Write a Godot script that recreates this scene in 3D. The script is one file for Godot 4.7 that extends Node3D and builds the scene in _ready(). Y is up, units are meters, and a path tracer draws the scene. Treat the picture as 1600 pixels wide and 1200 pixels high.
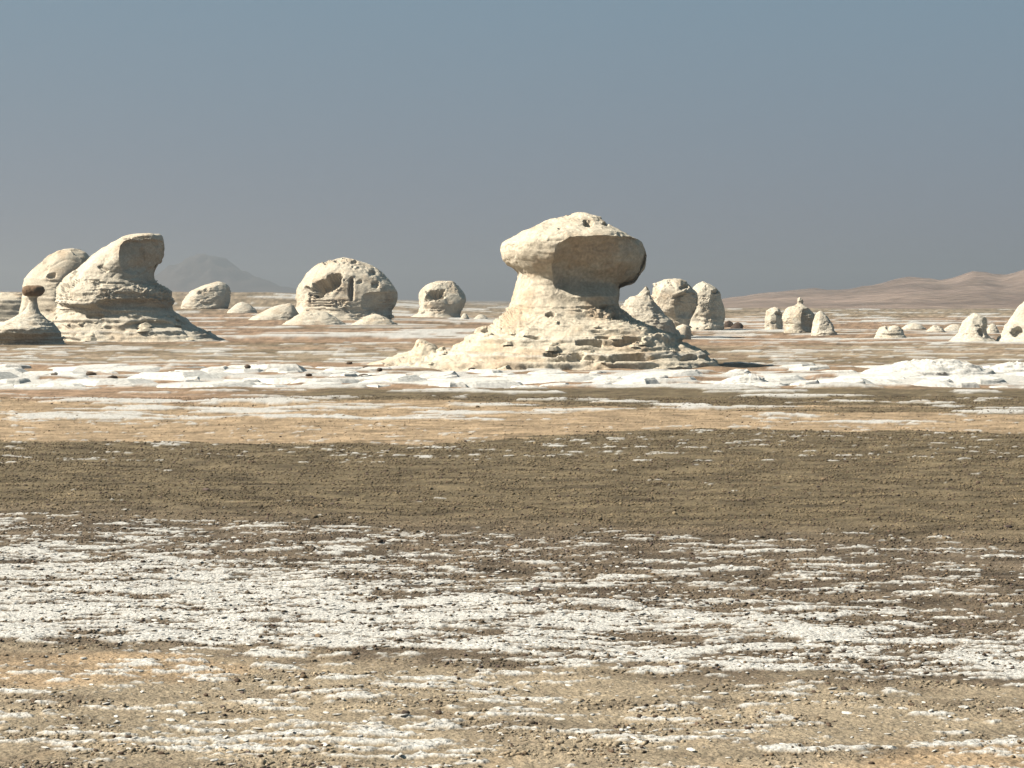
extends Node3D
# Chalk desert in clear afternoon light: wind-cut chalk rocks standing on sand, gravel and broken white crust.
# Units are metres, y is up, the view runs towards -z.

const EYE := 2.2

var n_patch := FastNoiseLite.new()    # patches of about half a metre
var n_mid := FastNoiseLite.new()      # patches of about two metres
var n_wide := FastNoiseLite.new()     # patches of about ten metres
var n_fine := FastNoiseLite.new()     # a few centimetres
var n_rock := FastNoiseLite.new()
var n_cell := FastNoiseLite.new()
var n_bed := FastNoiseLite.new()
var n_block := FastNoiseLite.new()
var taken := {}
var skins := {}                       # surface points of each rock, for what lies on it
var m_rock: StandardMaterial3D
var m_ground: StandardMaterial3D
var m_stone: StandardMaterial3D
var m_hill: StandardMaterial3D

# ---------------------------------------------------------------- helpers
func numbered(called: String) -> String:
	var k: int = taken.get(called, 0)
	taken[called] = k + 1
	return called if k == 0 else "%s_%03d" % [called, k]

func tag(o: Node, label: String, category: String, group := "", kind := "") -> void:
	if label: o.set_meta("label", label)
	if category: o.set_meta("category", category)
	if group: o.set_meta("group", group)
	if kind: o.set_meta("kind", kind)

func noise(n: FastNoiseLite, sd: int, freq: float, octaves: int, kind := FastNoiseLite.TYPE_SIMPLEX_SMOOTH) -> void:
	n.seed = sd
	n.noise_type = kind
	n.frequency = freq
	n.fractal_type = FastNoiseLite.FRACTAL_FBM if octaves > 1 else FastNoiseLite.FRACTAL_NONE
	n.fractal_octaves = octaves

func speckle(sd: int, freq: float, octaves: int, low: float, high: float, size := 512) -> NoiseTexture2D:
	var t := NoiseTexture2D.new()
	t.width = size; t.height = size; t.seamless = true
	var n := FastNoiseLite.new()
	noise(n, sd, freq, octaves)
	t.noise = n
	var r := Gradient.new()
	r.set_color(0, Color(low, low, low)); r.set_color(1, Color(high, high, high))
	t.color_ramp = r
	return t

func bumps(sd: int, freq: float, octaves: int, strength: float, size := 512) -> NoiseTexture2D:
	var t := NoiseTexture2D.new()
	t.width = size; t.height = size; t.seamless = true
	t.as_normal_map = true; t.bump_strength = strength
	var n := FastNoiseLite.new()
	noise(n, sd, freq, octaves)
	t.noise = n
	return t

func matter(albedo: Texture2D, normal: Texture2D, tile: float, depth: float, rough := 0.95) -> StandardMaterial3D:
	var m := StandardMaterial3D.new()
	m.vertex_color_use_as_albedo = true
	m.albedo_texture = albedo
	m.roughness = rough
	m.metallic_specular = 0.25
	if normal:
		m.normal_enabled = true
		m.normal_texture = normal
		m.normal_scale = depth
	m.uv1_triplanar = true
	m.uv1_world_triplanar = true
	m.uv1_scale = Vector3.ONE / tile
	return m

func ease01(a: float, b: float, x: float) -> float:
	return smoothstep(a, b, x)

func hump(a: float, b: float, c: float, d: float, x: float) -> float:   # 0 before a, 1 from b to c, 0 after d
	return smoothstep(a, b, x) * (1.0 - smoothstep(c, d, x))

# ---------------------------------------------------------------- the ground
func rise(x: float, far: float) -> float:   # the plain climbs gently on one side
	return 4.4 * smoothstep(150.0, 650.0, far) * smoothstep(0.0, 0.12, -x / maxf(far, 1.0))

func streak(x: float, far: float) -> float:   # the patchiness of the surface, coarser far out where the crust lies in larger sheets
	var a := n_patch.get_noise_2d(x * 0.75, far * 2.6) * 0.95 + n_patch.get_noise_2d(x * 0.3 + 20.0, far * 0.7) * 0.5
	if far < 34.0: return a
	var b := n_mid.get_noise_2d(x * 0.5, far) * 1.3 + a * 0.3
	var c := n_wide.get_noise_2d(x * 0.45, far * 0.8) * 1.3 + b * 0.25
	return lerpf(lerpf(a, b, smoothstep(34.0, 46.0, far)), c, smoothstep(80.0, 140.0, far))

func white_share(x: float, far: float) -> float:   # how much of the ground is bare white crust
	var w := n_wide.get_noise_2d(x * 1.6 + 40.0, far * 1.6)
	if far < 30.0:
		var e := far - (13.3 - 0.28 * x) + n_mid.get_noise_2d(x, far + 300.0) * 0.5
		if e < 0.0:
			return 0.13 + 0.12 * w + 0.1 * hump(10.6, 10.9, 11.1, 11.5, far)
		var side := smoothstep(6.0, -5.0, x)
		var body := lerpf(0.43, 0.64, side) * (1.0 - smoothstep(1.2 + 2.0 * side, 4.0 + 3.2 * side, e))
		var tail := lerpf(0.14, 0.28, side) * (1.0 - smoothstep(5.5, 9.3, e))
		return maxf(body, tail) * smoothstep(0.0, 0.35, e) + 0.12 * w * (1.0 - smoothstep(6.0, 9.5, e)) - 0.3 * smoothstep(7.0, 9.5, e)
	if far < 52.0:
		var s := 0.02 + 0.34 * hump(39.5, 41.0, 48.0, 51.0, far) * smoothstep(4.0, -6.0, x) + 0.2 * hump(42.5, 43.5, 44.5, 45.5, far) * smoothstep(3.0, 8.0, x)
		return s + 0.2 * w * hump(36.0, 40.0, 48.0, 52.0, far)
	var t := 0.05
	t = lerpf(t, 0.6, hump(54.0, 55.5, 63.0, 71.0, far))
	t = lerpf(t, 0.10, hump(76.0, 84.0, 112.0, 118.0, far))
	t = lerpf(t, 0.34, hump(118.0, 128.0, 150.0, 165.0, far))
	t = lerpf(t, 0.26, hump(170.0, 185.0, 240.0, 280.0, far))
	t = lerpf(t, 0.07, smoothstep(280.0, 400.0, far))
	return t + 0.25 * w * smoothstep(70.0, 100.0, far)

func white_at(x: float, far: float) -> float:
	var t := (0.5 - white_share(x, far)) * 0.86
	var fine := n_fine.get_noise_2d(x * 0.6, far * 0.6) * 0.16 * (1.0 - smoothstep(30.0, 50.0, far))
	return smoothstep(t - 0.07, t + 0.07, streak(x, far) + fine)

func sand_at(x: float, far: float) -> float:   # loose tan sand
	if far < 15.5:
		var a := 1.0 - Vector2((x + 3.0) / 1.5, (far - 13.15) / 0.75).length()
		var b := 1.0 - Vector2((x - 2.45) / 0.95, (far - 10.5) / 0.5).length()
		var c := 0.5 * n_mid.get_noise_2d(x * 2.0 + 90.0, far * 2.0) * (1.0 - smoothstep(11.0, 12.2, far)) - 0.16
		return smoothstep(-0.1, 0.3, maxf(maxf(a, b), c) + 0.3 * n_patch.get_noise_2d(x * 0.7, far * 0.7))
	var edge := n_wide.get_noise_2d(x * 1.2, far * 1.2) * 3.0 + n_mid.get_noise_2d(x, far) * 0.8
	var near_edge := 35.3 + 0.12 * x
	return hump(near_edge - 0.2, near_edge + 0.25, 45.5 - 0.25 * x, 47.5 - 0.25 * x, far + edge * hump(36.5, 39.0, 60.0, 70.0, far) + n_patch.get_noise_2d(x, far) * 0.5 + n_mid.get_noise_2d(x * 0.16, far * 0.5) * (2.4 + 0.1 * x) + n_mid.get_noise_2d(x * 0.09 + 30.0, far * 1.3) * (1.6 + 0.12 * x))

const CHALK := Color(0.455, 0.452, 0.432)
const SAND := Color(0.27, 0.203, 0.132)
const PINK := Color(0.235, 0.163, 0.11)
const UMBER := Color(0.114, 0.091, 0.057)
const PLUM := Color(0.108, 0.086, 0.062)
const LOAM := Color(0.228, 0.19, 0.137)

func soil(x: float, far: float) -> Color:
	var f := n_fine.get_noise_2d(x, far)
	var p := n_patch.get_noise_2d(x + 60.0, far)
	var c := LOAM
	if far < 30.0:
		var e := far - (13.3 - 0.28 * x)
		c = LOAM.lerp(PLUM, smoothstep(-0.5, 0.4, e + p))
		c = c.lerp(UMBER, smoothstep(6.5, 10.0, e))
	else:
		c = UMBER
		var lateral := smoothstep(-9.0, -3.0, x + n_wide.get_noise_2d(x, far) * 4.0)
		c = c.lerp(PINK.lerp(UMBER, lateral), smoothstep(43.0, 48.0, far))
		c = c.lerp(PINK, smoothstep(54.0, 56.0, far))
		c = c.lerp(LOAM, hump(74.0, 80.0, 104.0, 114.0, far) * (0.65 + n_wide.get_noise_2d(x * 0.3, far * 1.4)))
		c = c.lerp(LOAM, smoothstep(220.0, 330.0, far) * 0.8)
		c = c.lerp(UMBER, smoothstep(0.12, 0.3, n_wide.get_noise_2d(x * 0.25 + 200.0, far * 0.9)) * 0.6 * smoothstep(56.0, 80.0, far))
	c = c.lerp(SAND, sand_at(x, far))
	var s := n_patch.get_noise_2d(x * 0.45 + 12.0, far * 1.1 + 150.0)   # windblown streaks of dust and darker grit
	var v := 0.3 * p + 0.25 * f + 0.75 * s
	c = c.lerp(PLUM, 0.5 * smoothstep(0.1, 0.4, n_patch.get_noise_2d(x * 0.35, far * 0.7 + 400.0)) * (1.0 - smoothstep(16.0, 20.0, far)))
	return c * clampf(1.0 + v * (0.6 if far < 16.0 else 1.15), 0.5, 1.8)

func relief(x: float, far: float, white: float) -> float:
	var h := rise(x, far) + n_wide.get_noise_2d(x, far) * 0.05 * smoothstep(12.0, 30.0, far)
	h += n_wide.get_noise_2d(x * 0.2, far * 0.2 + 77.0) * 0.25 * smoothstep(70.0, 130.0, far)
	h += n_mid.get_noise_2d(x, far + 500.0) * 0.035
	h += white * (0.012 + 0.03 * smoothstep(30.0, 60.0, far))
	h += n_mid.get_noise_2d(x * 0.5, far * 0.9 + 90.0) * 0.16 * hump(54.0, 57.0, 70.0, 76.0, far)   # low drifts of the broken crust
	if far < 60.0:
		h += n_fine.get_noise_2d(x * 0.8, far * 0.8 + 31.0) * 0.007 + n_patch.get_noise_2d(x * 1.5, far * 2.0 + 9.0) * 0.010
	return h

func ground_height(x: float, far: float) -> float:
	return relief(x, far, white_at(x, far))

func lay_ground() -> void:
	var fars := PackedFloat32Array()
	var d := -120.0
	while d < 7.0:
		fars.append(d); d += maxf(0.5, (7.0 - d) * 0.25)
	d = 7.0
	while d < 4500.0:
		fars.append(d)
		var k := d * d / 4880.0 * (0.4 if d > 53.0 and d < 78.0 else 0.72)
		d += clampf(k, 0.02, 60.0)
	var cols := 960
	var rows := fars.size()
	var slope := PackedFloat32Array()
	for j in cols:
		var s := (float(j) / (cols - 1) - 0.5) * 2.0
		var a := absf(s)
		slope.append(signf(s) * (a / 0.9 * 0.40 if a < 0.9 else 0.40 + 3.1 * pow((a - 0.9) / 0.1, 2.0)))
	var v := PackedVector3Array(); v.resize(rows * cols)
	var col := PackedColorArray(); col.resize(rows * cols)
	for i in rows:
		var far := fars[i]
		var reach := maxf(far, 9.0) + (12.0 if far < 7.0 else 0.0)
		for j in cols:
			var x := slope[j] * reach
			var w := white_at(x, far)
			var f := n_fine.get_noise_2d(x + 9.0, far)
			v[i * cols + j] = Vector3(x, relief(x, far, w), -far)
			col[i * cols + j] = soil(x, far).lerp(CHALK * (0.93 + 0.14 * f + 0.1 * n_patch.get_noise_2d(x, far + 70.0)), w)
	var nor := PackedVector3Array(); nor.resize(rows * cols)
	for i in rows:
		var i0 := maxi(i - 1, 0) * cols
		var i1 := mini(i + 1, rows - 1) * cols
		for j in cols:
			nor[i * cols + j] = (v[i * cols + mini(j + 1, cols - 1)] - v[i * cols + maxi(j - 1, 0)]).cross(v[i1 + j] - v[i0 + j]).normalized()
	var ix := PackedInt32Array(); ix.resize((rows - 1) * (cols - 1) * 6)
	var q := 0
	for i in rows - 1:
		for j in cols - 1:
			var a := i * cols + j
			ix[q] = a; ix[q + 1] = a + cols; ix[q + 2] = a + cols + 1
			ix[q + 3] = a; ix[q + 4] = a + cols + 1; ix[q + 5] = a + 1
			q += 6
	var o := MeshInstance3D.new()
	o.name = "ground"
	o.mesh = surface(v, nor, col, ix, m_ground)
	add_child(o)
	tag(o, "desert floor of brown gravel, tan sand and bare white chalk crust", "ground", "", "structure")

func surface(v: PackedVector3Array, nor: PackedVector3Array, col: PackedColorArray, ix: PackedInt32Array, m: Material) -> ArrayMesh:
	var a := []
	a.resize(Mesh.ARRAY_MAX)
	a[Mesh.ARRAY_VERTEX] = v
	a[Mesh.ARRAY_NORMAL] = nor
	a[Mesh.ARRAY_COLOR] = col
	a[Mesh.ARRAY_INDEX] = ix
	var me := ArrayMesh.new()
	me.add_surface_from_arrays(Mesh.PRIMITIVE_TRIANGLES, a, [], {}, 0)
	me.surface_set_material(0, m)
	return me

# ---------------------------------------------------------------- far hills
func hill(called: String, label: String, x0: float, x1: float, z0: float, z1: float, crest: Callable, tint: Color) -> void:
	var nx := 150
	var nz := 70
	var v := PackedVector3Array(); var col := PackedColorArray(); var nor := PackedVector3Array(); var ix := PackedInt32Array()
	for i in nz:
		for j in nx:
			var x := lerpf(x0, x1, float(j) / (nx - 1))
			var z := lerpf(z0, z1, float(i) / (nz - 1))
			var far := -z
			var y: float = crest.call(x, far) - 0.6
			v.append(Vector3(x, y, z))
			var t := n_wide.get_noise_2d(x * 0.12, far * 0.12)
			col.append(tint * (1.0 + 0.5 * t))
	for i in nz:
		for j in nx:
			nor.append((v[i * nx + mini(j + 1, nx - 1)] - v[i * nx + maxi(j - 1, 0)]).cross(v[mini(i + 1, nz - 1) * nx + j] - v[maxi(i - 1, 0) * nx + j]).normalized())
	for i in nz - 1:
		for j in nx - 1:
			var a := i * nx + j
			ix.append_array([a, a + nx, a + nx + 1, a, a + nx + 1, a + 1])
	var o := MeshInstance3D.new()
	o.name = called
	o.mesh = surface(v, nor, col, ix, m_hill)
	add_child(o)
	tag(o, label, "hill", "", "structure")

func far_hill(x: float, far: float) -> float:
	var t := x + 452.0
	var ridge := 36.0 * exp(-pow(t / 60.0, 2.0)) + 29.0 * exp(-pow((t - 35.0) / 92.0, 2.0)) + 9.0 * exp(-pow((t - 150.0) / 90.0, 2.0)) + 26.0 * exp(-pow((t + 150.0) / 110.0, 2.0))
	var across := exp(-pow((far - 3200.0) / 190.0, 2.0))
	return ridge * across * (1.0 + 0.2 * n_wide.get_noise_2d(x * 0.3, far * 0.1) + 0.07 * n_wide.get_noise_2d(x, far)) + 0.5

func sand_hills(x: float, far: float) -> float:
	var up := smoothstep(470.0, 1050.0, far) * (1.0 - 0.8 * smoothstep(1250.0, 1500.0, far))
	var u := x / far
	var crest := 6.0 + 9.5 * smoothstep(0.10, 0.25, u) + 22.0 * smoothstep(0.24, 0.6, u)
	crest *= smoothstep(0.07, 0.12, u) * (1.0 + 0.25 * n_wide.get_noise_2d(u * 260.0, 3.0) + 0.10 * n_wide.get_noise_2d(u * 1100.0, 8.0))
	return crest * up * (1.0 + 0.22 * n_wide.get_noise_2d(x * 0.16, far * 0.07) + 0.06 * n_wide.get_noise_2d(x * 0.9, far * 0.5)) + 0.2

# ---------------------------------------------------------------- rocks
func curve(a: float, b: float, c: float, d: float, t: float) -> float:
	return 0.5 * (2.0 * b + (c - a) * t + (2.0 * a - 5.0 * b + 4.0 * c - d) * t * t + (3.0 * b - a - 3.0 * c + d) * t * t * t)

func build_rock(spec: Dictionary) -> Node3D:
	# the four outlines of a rock (west, east, front, back), swept round and then worn by noise, beds and hollows
	var lv: Array = spec.levels
	var nl := lv.size()
	var segs: int = spec.segs
	var weights := PackedFloat32Array()
	var total := 0.0
	for k in nl - 1:
		var l := 0.0
		for q in [0, 2, 4, 6]:
			l += Vector2(lv[k + 1][q] - lv[k][q], lv[k + 1][q + 1] - lv[k][q + 1]).length()
		weights.append(l); total += l
	var ring := []          # each ring: eight outline numbers
	var ring_level := []
	for k in nl - 1:
		var n := maxi(2, int(round(float(spec.rings) * weights[k] / total)))
		for s in n:
			var t := float(s) / n
			var r := []
			for q in 8:
				var c := curve(lv[maxi(k - 1, 0)][q], lv[k][q], lv[k + 1][q], lv[mini(k + 2, nl - 1)][q], t)
				r.append(c)
			ring.append(r); ring_level.append(float(k) + t)
	ring.append(lv[nl - 1]); ring_level.append(float(nl - 1))
	var rows := ring.size()
	var off := Vector3(spec.at.x * 3.7, spec.at.z * 1.9, spec.at.x + spec.at.z)
	var p: float = spec.p
	var base := PackedVector3Array(); base.resize(rows * segs)
	var p_low: float = spec.get("p_low", p)
	var cs := PackedFloat32Array(); var sn := PackedFloat32Array()
	for j in segs:
		var th := TAU * j / segs
		cs.append(cos(th)); sn.append(sin(th))
	for i in rows:
		var r: Array = ring[i]
		var cx: float = (r[0] + r[2]) * 0.5
		var hw: float = maxf((r[2] - r[0]) * 0.5, 0.0)
		var pp := lerpf(p_low, p, smoothstep(0.25, 0.6, ring_level[i] / (nl - 1)))
		for j in segs:
			var c := cs[j]; var s := sn[j]
			var bulge := pow(pow(absf(c), pp) + pow(absf(s), pp), -1.0 / pp)
			var depth: float = r[4] if s > 0.0 else r[6]
			var side_y: float = r[3] if c > 0.0 else r[1]
			var y := lerpf(side_y, r[5] if s > 0.0 else r[7], s * s)
			base[i * segs + j] = Vector3(cx + c * hw * bulge, y, s * maxf(depth, 0.0) * bulge)
	# flat breaks: planes that shear off a little of the bulk
	var rng := RandomNumberGenerator.new()
	rng.seed = hash(spec.label)
	var mid_y: float = lv[nl - 1][1] * 0.5
	var centre := Vector3((lv[nl - 1][0] + (lv[1][0] + lv[1][2]) * 0.5) * 0.5, mid_y, 0.0)
	for c in int(spec.get("chops", 0)):
		var a := rng.randf() * TAU
		var nk := Vector3(cos(a), rng.randf_range(-0.25, 0.9), sin(a)).normalized()
		var most := 0.0
		for k in range(0, base.size(), 3):
			if base[k].y > mid_y * 0.3: most = maxf(most, (base[k] - centre).dot(nk))
		var limit := most * rng.randf_range(0.80, 0.93)
		for k in base.size():
			var over := (base[k] - centre).dot(nk) - limit
			if over > 0.0 and base[k].y > mid_y * 0.15: base[k] -= nk * over * 0.95 * smoothstep(mid_y * 0.15, mid_y * 0.4, base[k].y)
	var bn := grid_normals(base, rows, segs)
	var size: float = spec.s
	var rough: float = spec.rough
	var pos := PackedVector3Array(); pos.resize(rows * segs)
	var col := PackedColorArray(); col.resize(rows * segs)
	var tone: float = spec.tone
	var scoops: Array = spec.get("scoops", [])
	var dents: Array = spec.get("dents", [])
	var polish: Array = spec.get("polish", [1e9, 1e9])
	var cap_dark: float = spec.get("cap_dark", 1e9)
	for i in rows:
		for j in segs:
			var k := i * segs + j
			var b := base[k]
			var n := bn[k]
			var w := b + off
			var big := n_rock.get_noise_3dv(w * (0.9 / size))
			var mid := n_rock.get_noise_3dv(w * (2.6 / size) + Vector3(40, 0, 0))
			var fine := n_rock.get_noise_3dv(w * 6.0 + Vector3(0, 70, 0))
			var crack := n_rock.get_noise_3dv(Vector3(w.x, w.y * 1.5, w.z) * (0.6 / size) + Vector3(11, 4, 50))
			var low := 1.0 - smoothstep(spec.strata_top * 0.75, spec.strata_top * 1.25, b.y)
			# wind-polished faces next to crumbling ones
			var crumbling := smoothstep(-0.12, 0.22, n_rock.get_noise_3dv(w * (0.55 / size) + Vector3(31, 8, 2)))
			if b.y > polish[0] and b.y < polish[1]: crumbling *= 0.25
			var worn := rough * lerpf(0.3, 1.0, crumbling)
			# blocks that have come away leave sharp steps, flatter and wider in the bedded foot
			var bend := Vector3(big, mid * 0.5, big) * 0.25 * size
			var block := n_block.get_noise_3dv((w + bend) * Vector3(1.0, lerpf(1.2, 3.4, low), 1.0) * (lerpf(0.8, 1.15, low) / size))
			var d := size * (0.02 + rough * 0.075 * big + worn * (0.014 * mid - 0.03 * pow(1.0 - minf(absf(crack) * 3.0, 1.0), 4.0)))
			d += size * worn * lerpf(0.05, 0.05, low) * (block - 0.1) + 0.012 * worn * fine * minf(1.0, size)
			# beds: harder layers stand proud, softer ones are worn back, in places only
			var bed_y := b.y + 0.07 * size * big
			var bed := n_bed.get_noise_1d(bed_y * 84.0 / sqrt(size))
			var here := smoothstep(-0.15, 0.25, n_rock.get_noise_3dv(Vector3(w.x, w.y * 4.0, w.z) * (0.8 / size) + Vector3(0, 0, 90)))
			d += spec.strata * (0.10 * low + 0.012) * sqrt(size) * clampf(bed * 6.0, -1.0, 0.7) * lerpf(0.2, 1.0, here)
			# pockmarks
			var pit := n_cell.get_noise_3dv(w * (3.2 / size) + Vector3(15, 15, 0))
			d -= 0.05 * size * worn * smoothstep(0.0, 0.2, -pit - 0.68 + 0.9 * (big - 0.1))
			# hollows on the side that faces front
			if n.z > -0.1:
				for h in dents:
					var dx: float = b.x - h[0]
					var dy: float = b.y - h[1]
					var ca := cos(h[4]); var sa := sin(h[4])
					var a: float = absf(dx * ca + dy * sa) / h[2]
					var e: float = absf(-dx * sa + dy * ca) / h[3]
					var q := pow(pow(a, 3.0) + pow(e, 3.0), 1.0 / 3.0) + 0.4 * mid + 0.12 * fine
					d -= h[5] * (1.0 - smoothstep(0.84, 1.06, q))
			var m := b + n * d
			if b.z > 0.0:   # broad wind-scooped hollows under an overhang
				for h in scoops:
					var q := pow((b.x - h[0]) / h[2], 4.0) + pow((b.y - h[1]) / h[3], 4.0) + 0.25 * big + 0.12 * mid
					if q < 1.0: m -= Vector3(0, -0.12, 1) * h[4] * minf(1.0, pow(1.0 - q, 0.4 if b.y > h[1] else lerpf(0.4, 1.1, minf((h[1] - b.y) / h[3] * 1.5, 1.0)))) * smoothstep(0.0, 0.5, b.z)
			pos[k] = m
			# colour of the stone: white and cream chalk, ochre stains, greyish crust on weathered faces
			var st := smoothstep(-0.05, 0.45, n_rock.get_noise_3dv(Vector3(w.x, w.y * 1.8, w.z) * (0.7 / size) + Vector3(5, 33, 0)) + 0.25 * mid)
			var gr := smoothstep(0.05, 0.5, n_rock.get_noise_3dv(w * (1.3 / size) + Vector3(70, 3, 9)) + 0.3 * fine)
			var c := Color(0.435, 0.41, 0.355).lerp(Color(0.43, 0.375, 0.285), clampf(tone, 0.0, 1.0))
			c = c.lerp(Color(0.335, 0.255, 0.175), st * 0.75 * clampf(tone + 0.3, 0.0, 1.0))
			c = c.lerp(Color(0.265, 0.245, 0.208), gr * 0.6 * lerpf(0.5, 1.0, crumbling))
			c = c.lerp(Color(0.43, 0.415, 0.38), 0.5 * smoothstep(0.1, 0.5, bed) * low)
			c = c * (1.0 + 0.16 * fine + 0.08 * mid)
			if spec.get("crust", false): c = CHALK * (1.0 + 0.12 * fine)
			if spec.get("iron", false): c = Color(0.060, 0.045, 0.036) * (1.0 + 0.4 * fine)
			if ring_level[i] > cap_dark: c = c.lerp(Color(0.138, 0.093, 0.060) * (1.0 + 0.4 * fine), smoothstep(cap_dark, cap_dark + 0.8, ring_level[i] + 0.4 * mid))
			col[k] = c
	var nor := grid_normals(pos, rows, segs)
	var o: Node3D
	if spec.has("parts"):
		o = Node3D.new()
		var from := 0
		for part in spec.parts:
			var to := rows - 1
			for i in rows:
				if ring_level[i] >= float(part[1]):
					to = i
					break
			var mi := MeshInstance3D.new()
			mi.name = part[0]
			mi.mesh = rock_mesh(pos, nor, col, from, to, segs)
			o.add_child(mi, true)
			from = to
	else:
		var mi := MeshInstance3D.new()
		mi.mesh = rock_mesh(pos, nor, col, 0, rows - 1, segs)
		o = mi
	skins[spec.name] = pos
	o.name = numbered(spec.name)
	o.position = spec.at
	add_child(o)
	tag(o, spec.label, spec.category, spec.get("group", ""))
	return o

func grid_normals(v: PackedVector3Array, rows: int, segs: int) -> PackedVector3Array:
	var out := PackedVector3Array(); out.resize(rows * segs)
	for i in rows:
		var i0 := maxi(i - 1, 0) * segs
		var i1 := mini(i + 1, rows - 1) * segs
		for j in segs:
			var n := (v[i1 + j] - v[i0 + j]).cross(v[i * segs + (j + 1) % segs] - v[i * segs + (j + segs - 1) % segs])
			out[i * segs + j] = n.normalized() if n.length_squared() > 1e-14 else Vector3.UP
	for j in segs:
		out[(rows - 1) * segs + j] = Vector3.UP
	return out

func rock_mesh(pos: PackedVector3Array, nor: PackedVector3Array, col: PackedColorArray, from: int, to: int, segs: int) -> ArrayMesh:
	var ix := PackedInt32Array()
	ix.resize((to - from) * segs * 6)
	var q := 0
	for i in to - from:
		for j in segs:
			var a := i * segs + j
			var b := i * segs + (j + 1) % segs
			ix[q] = a; ix[q + 1] = b; ix[q + 2] = b + segs
			ix[q + 3] = a; ix[q + 4] = b + segs; ix[q + 5] = a + segs
			q += 6
	return surface(pos.slice(from * segs, (to + 1) * segs), nor.slice(from * segs, (to + 1) * segs), col.slice(from * segs, (to + 1) * segs), ix, m_rock)

# ---------------------------------------------------------------- slabs and stones
func slab_mesh(rng: RandomNumberGenerator, wide: float, deep: float, high: float, tint: Color) -> ArrayMesh:
	# an angular plate: broken outline, undercut or leaning sides, narrow chamfer and a top of a few flat facets, tipped to one side
	var corners := rng.randi_range(8, 12)
	var tilt := Vector2(rng.randf_range(0.0, 0.6), rng.randf_range(-0.5, 0.5))
	var lean := rng.randf_range(1.15, 1.7)
	var ring := [PackedVector3Array(), PackedVector3Array(), PackedVector3Array(), PackedVector3Array()]
	for c in corners:
		var th := TAU * (c + rng.randf_range(-0.33, 0.33)) / corners
		var r := rng.randf_range(0.78, 1.08)
		var x := cos(th) * r * wide * 0.5
		var z := sin(th) * r * deep * 0.5
		var top := high * maxf(0.12, 1.0 + tilt.x * cos(th) * r - tilt.y * sin(th) * r + rng.randf_range(-0.2, 0.2))
		var k := lean * rng.randf_range(0.95, 1.08)
		ring[0].append(Vector3(x * k, -0.12, z * k))
		ring[1].append(Vector3(x * 1.02, top * 0.7, z * 1.02))
		ring[2].append(Vector3(x * 0.9, top, z * 0.9))
		ring[3].append(Vector3(x * 0.5 + rng.randf_range(-0.04, 0.04), (top + high) * 0.5 * rng.randf_range(0.92, 1.14), z * 0.5))
	var tip := Vector3(0, high * rng.randf_range(0.95, 1.15), 0)
	var st := SurfaceTool.new()
	st.begin(Mesh.PRIMITIVE_TRIANGLES)
	st.set_smooth_group(-1)
	for i in 4:
		for c in corners:
			var e := (c + 1) % corners
			st.set_color(tint * rng.randf_range(0.93, 1.05))
			if i == 3:
				for p in [ring[3][c], ring[3][e], tip]: st.add_vertex(p)
			else:
				for p in [ring[i][c], ring[i][e], ring[i + 1][e], ring[i][c], ring[i + 1][e], ring[i + 1][c]]: st.add_vertex(p)
	st.generate_normals()
	st.set_material(m_rock)
	return st.commit()

func block_mesh(rng: RandomNumberGenerator, tint: Color) -> ArrayMesh:   # a broken block one unit wide, flat facets
	return slab_mesh(rng, 1.0, rng.randf_range(0.6, 0.9), rng.randf_range(0.25, 0.55), tint)

func lay_rubble() -> void:   # blocks fallen from the rocks
	var rng := RandomNumberGenerator.new()
	rng.seed = 31
	var shapes := []
	for k in 10: shapes.append(block_mesh(rng, Color(0.43, 0.385, 0.305)))
	for q in [["mushroom_rock", 55, 1.6, "the mushroom rock mound", 0.5], ["ridge_rock", 30, 1.3, "the foot of the hooked ridge rock", 0.7], ["cave_boulder", 16, 1.2, "the foot of the large domed boulder", 0.9], ["hollow_boulder", 6, 0.8, "the foot of the square hollow boulder", 0.6], ["balanced_boulder", 6, 0.7, "the foot of the top heavy boulder", 0.5], ["upright_boulder", 6, 0.6, "the foot of the upright boulder", 0.5], ["spiked_rock", 8, 1.4, "the flank of the spiked rock", 0.5], ["small_mushroom_rock", 6, 0.5, "the plinth of the little mushroom rock", 0.4]]:
		var pts: PackedVector3Array = skins[q[0]]
		var home: Vector3 = get_node(NodePath(q[0])).position
		var made := 0
		for k in 20000:
			if made >= q[1]: break
			var p := pts[rng.randi() % pts.size()]
			if p.z < -0.2 or p.y > q[2] or p.y < 0.02: continue
			var s: float = (0.1 + 0.9 * pow(rng.randf(), 2.5)) * q[4]
			var o := MeshInstance3D.new()
			o.name = numbered("chalk_block")
			o.mesh = shapes[rng.randi() % shapes.size()]
			o.transform = Transform3D(Basis(Vector3.UP, rng.randf_range(-0.7, 0.7)) * Basis(Vector3.BACK, rng.randf_range(-0.15, 0.15)) * Basis.from_scale(Vector3(s, s * 0.6, s)), home + p - Vector3(0, s * 0.06, 0))
			add_child(o)
			tag(o, "%s broken chalk block lying on %s" % ["large" if s > 0.45 * q[4] else "small", q[3]], "block", "fallen chalk blocks on the rocks", "thing")
			made += 1

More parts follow.
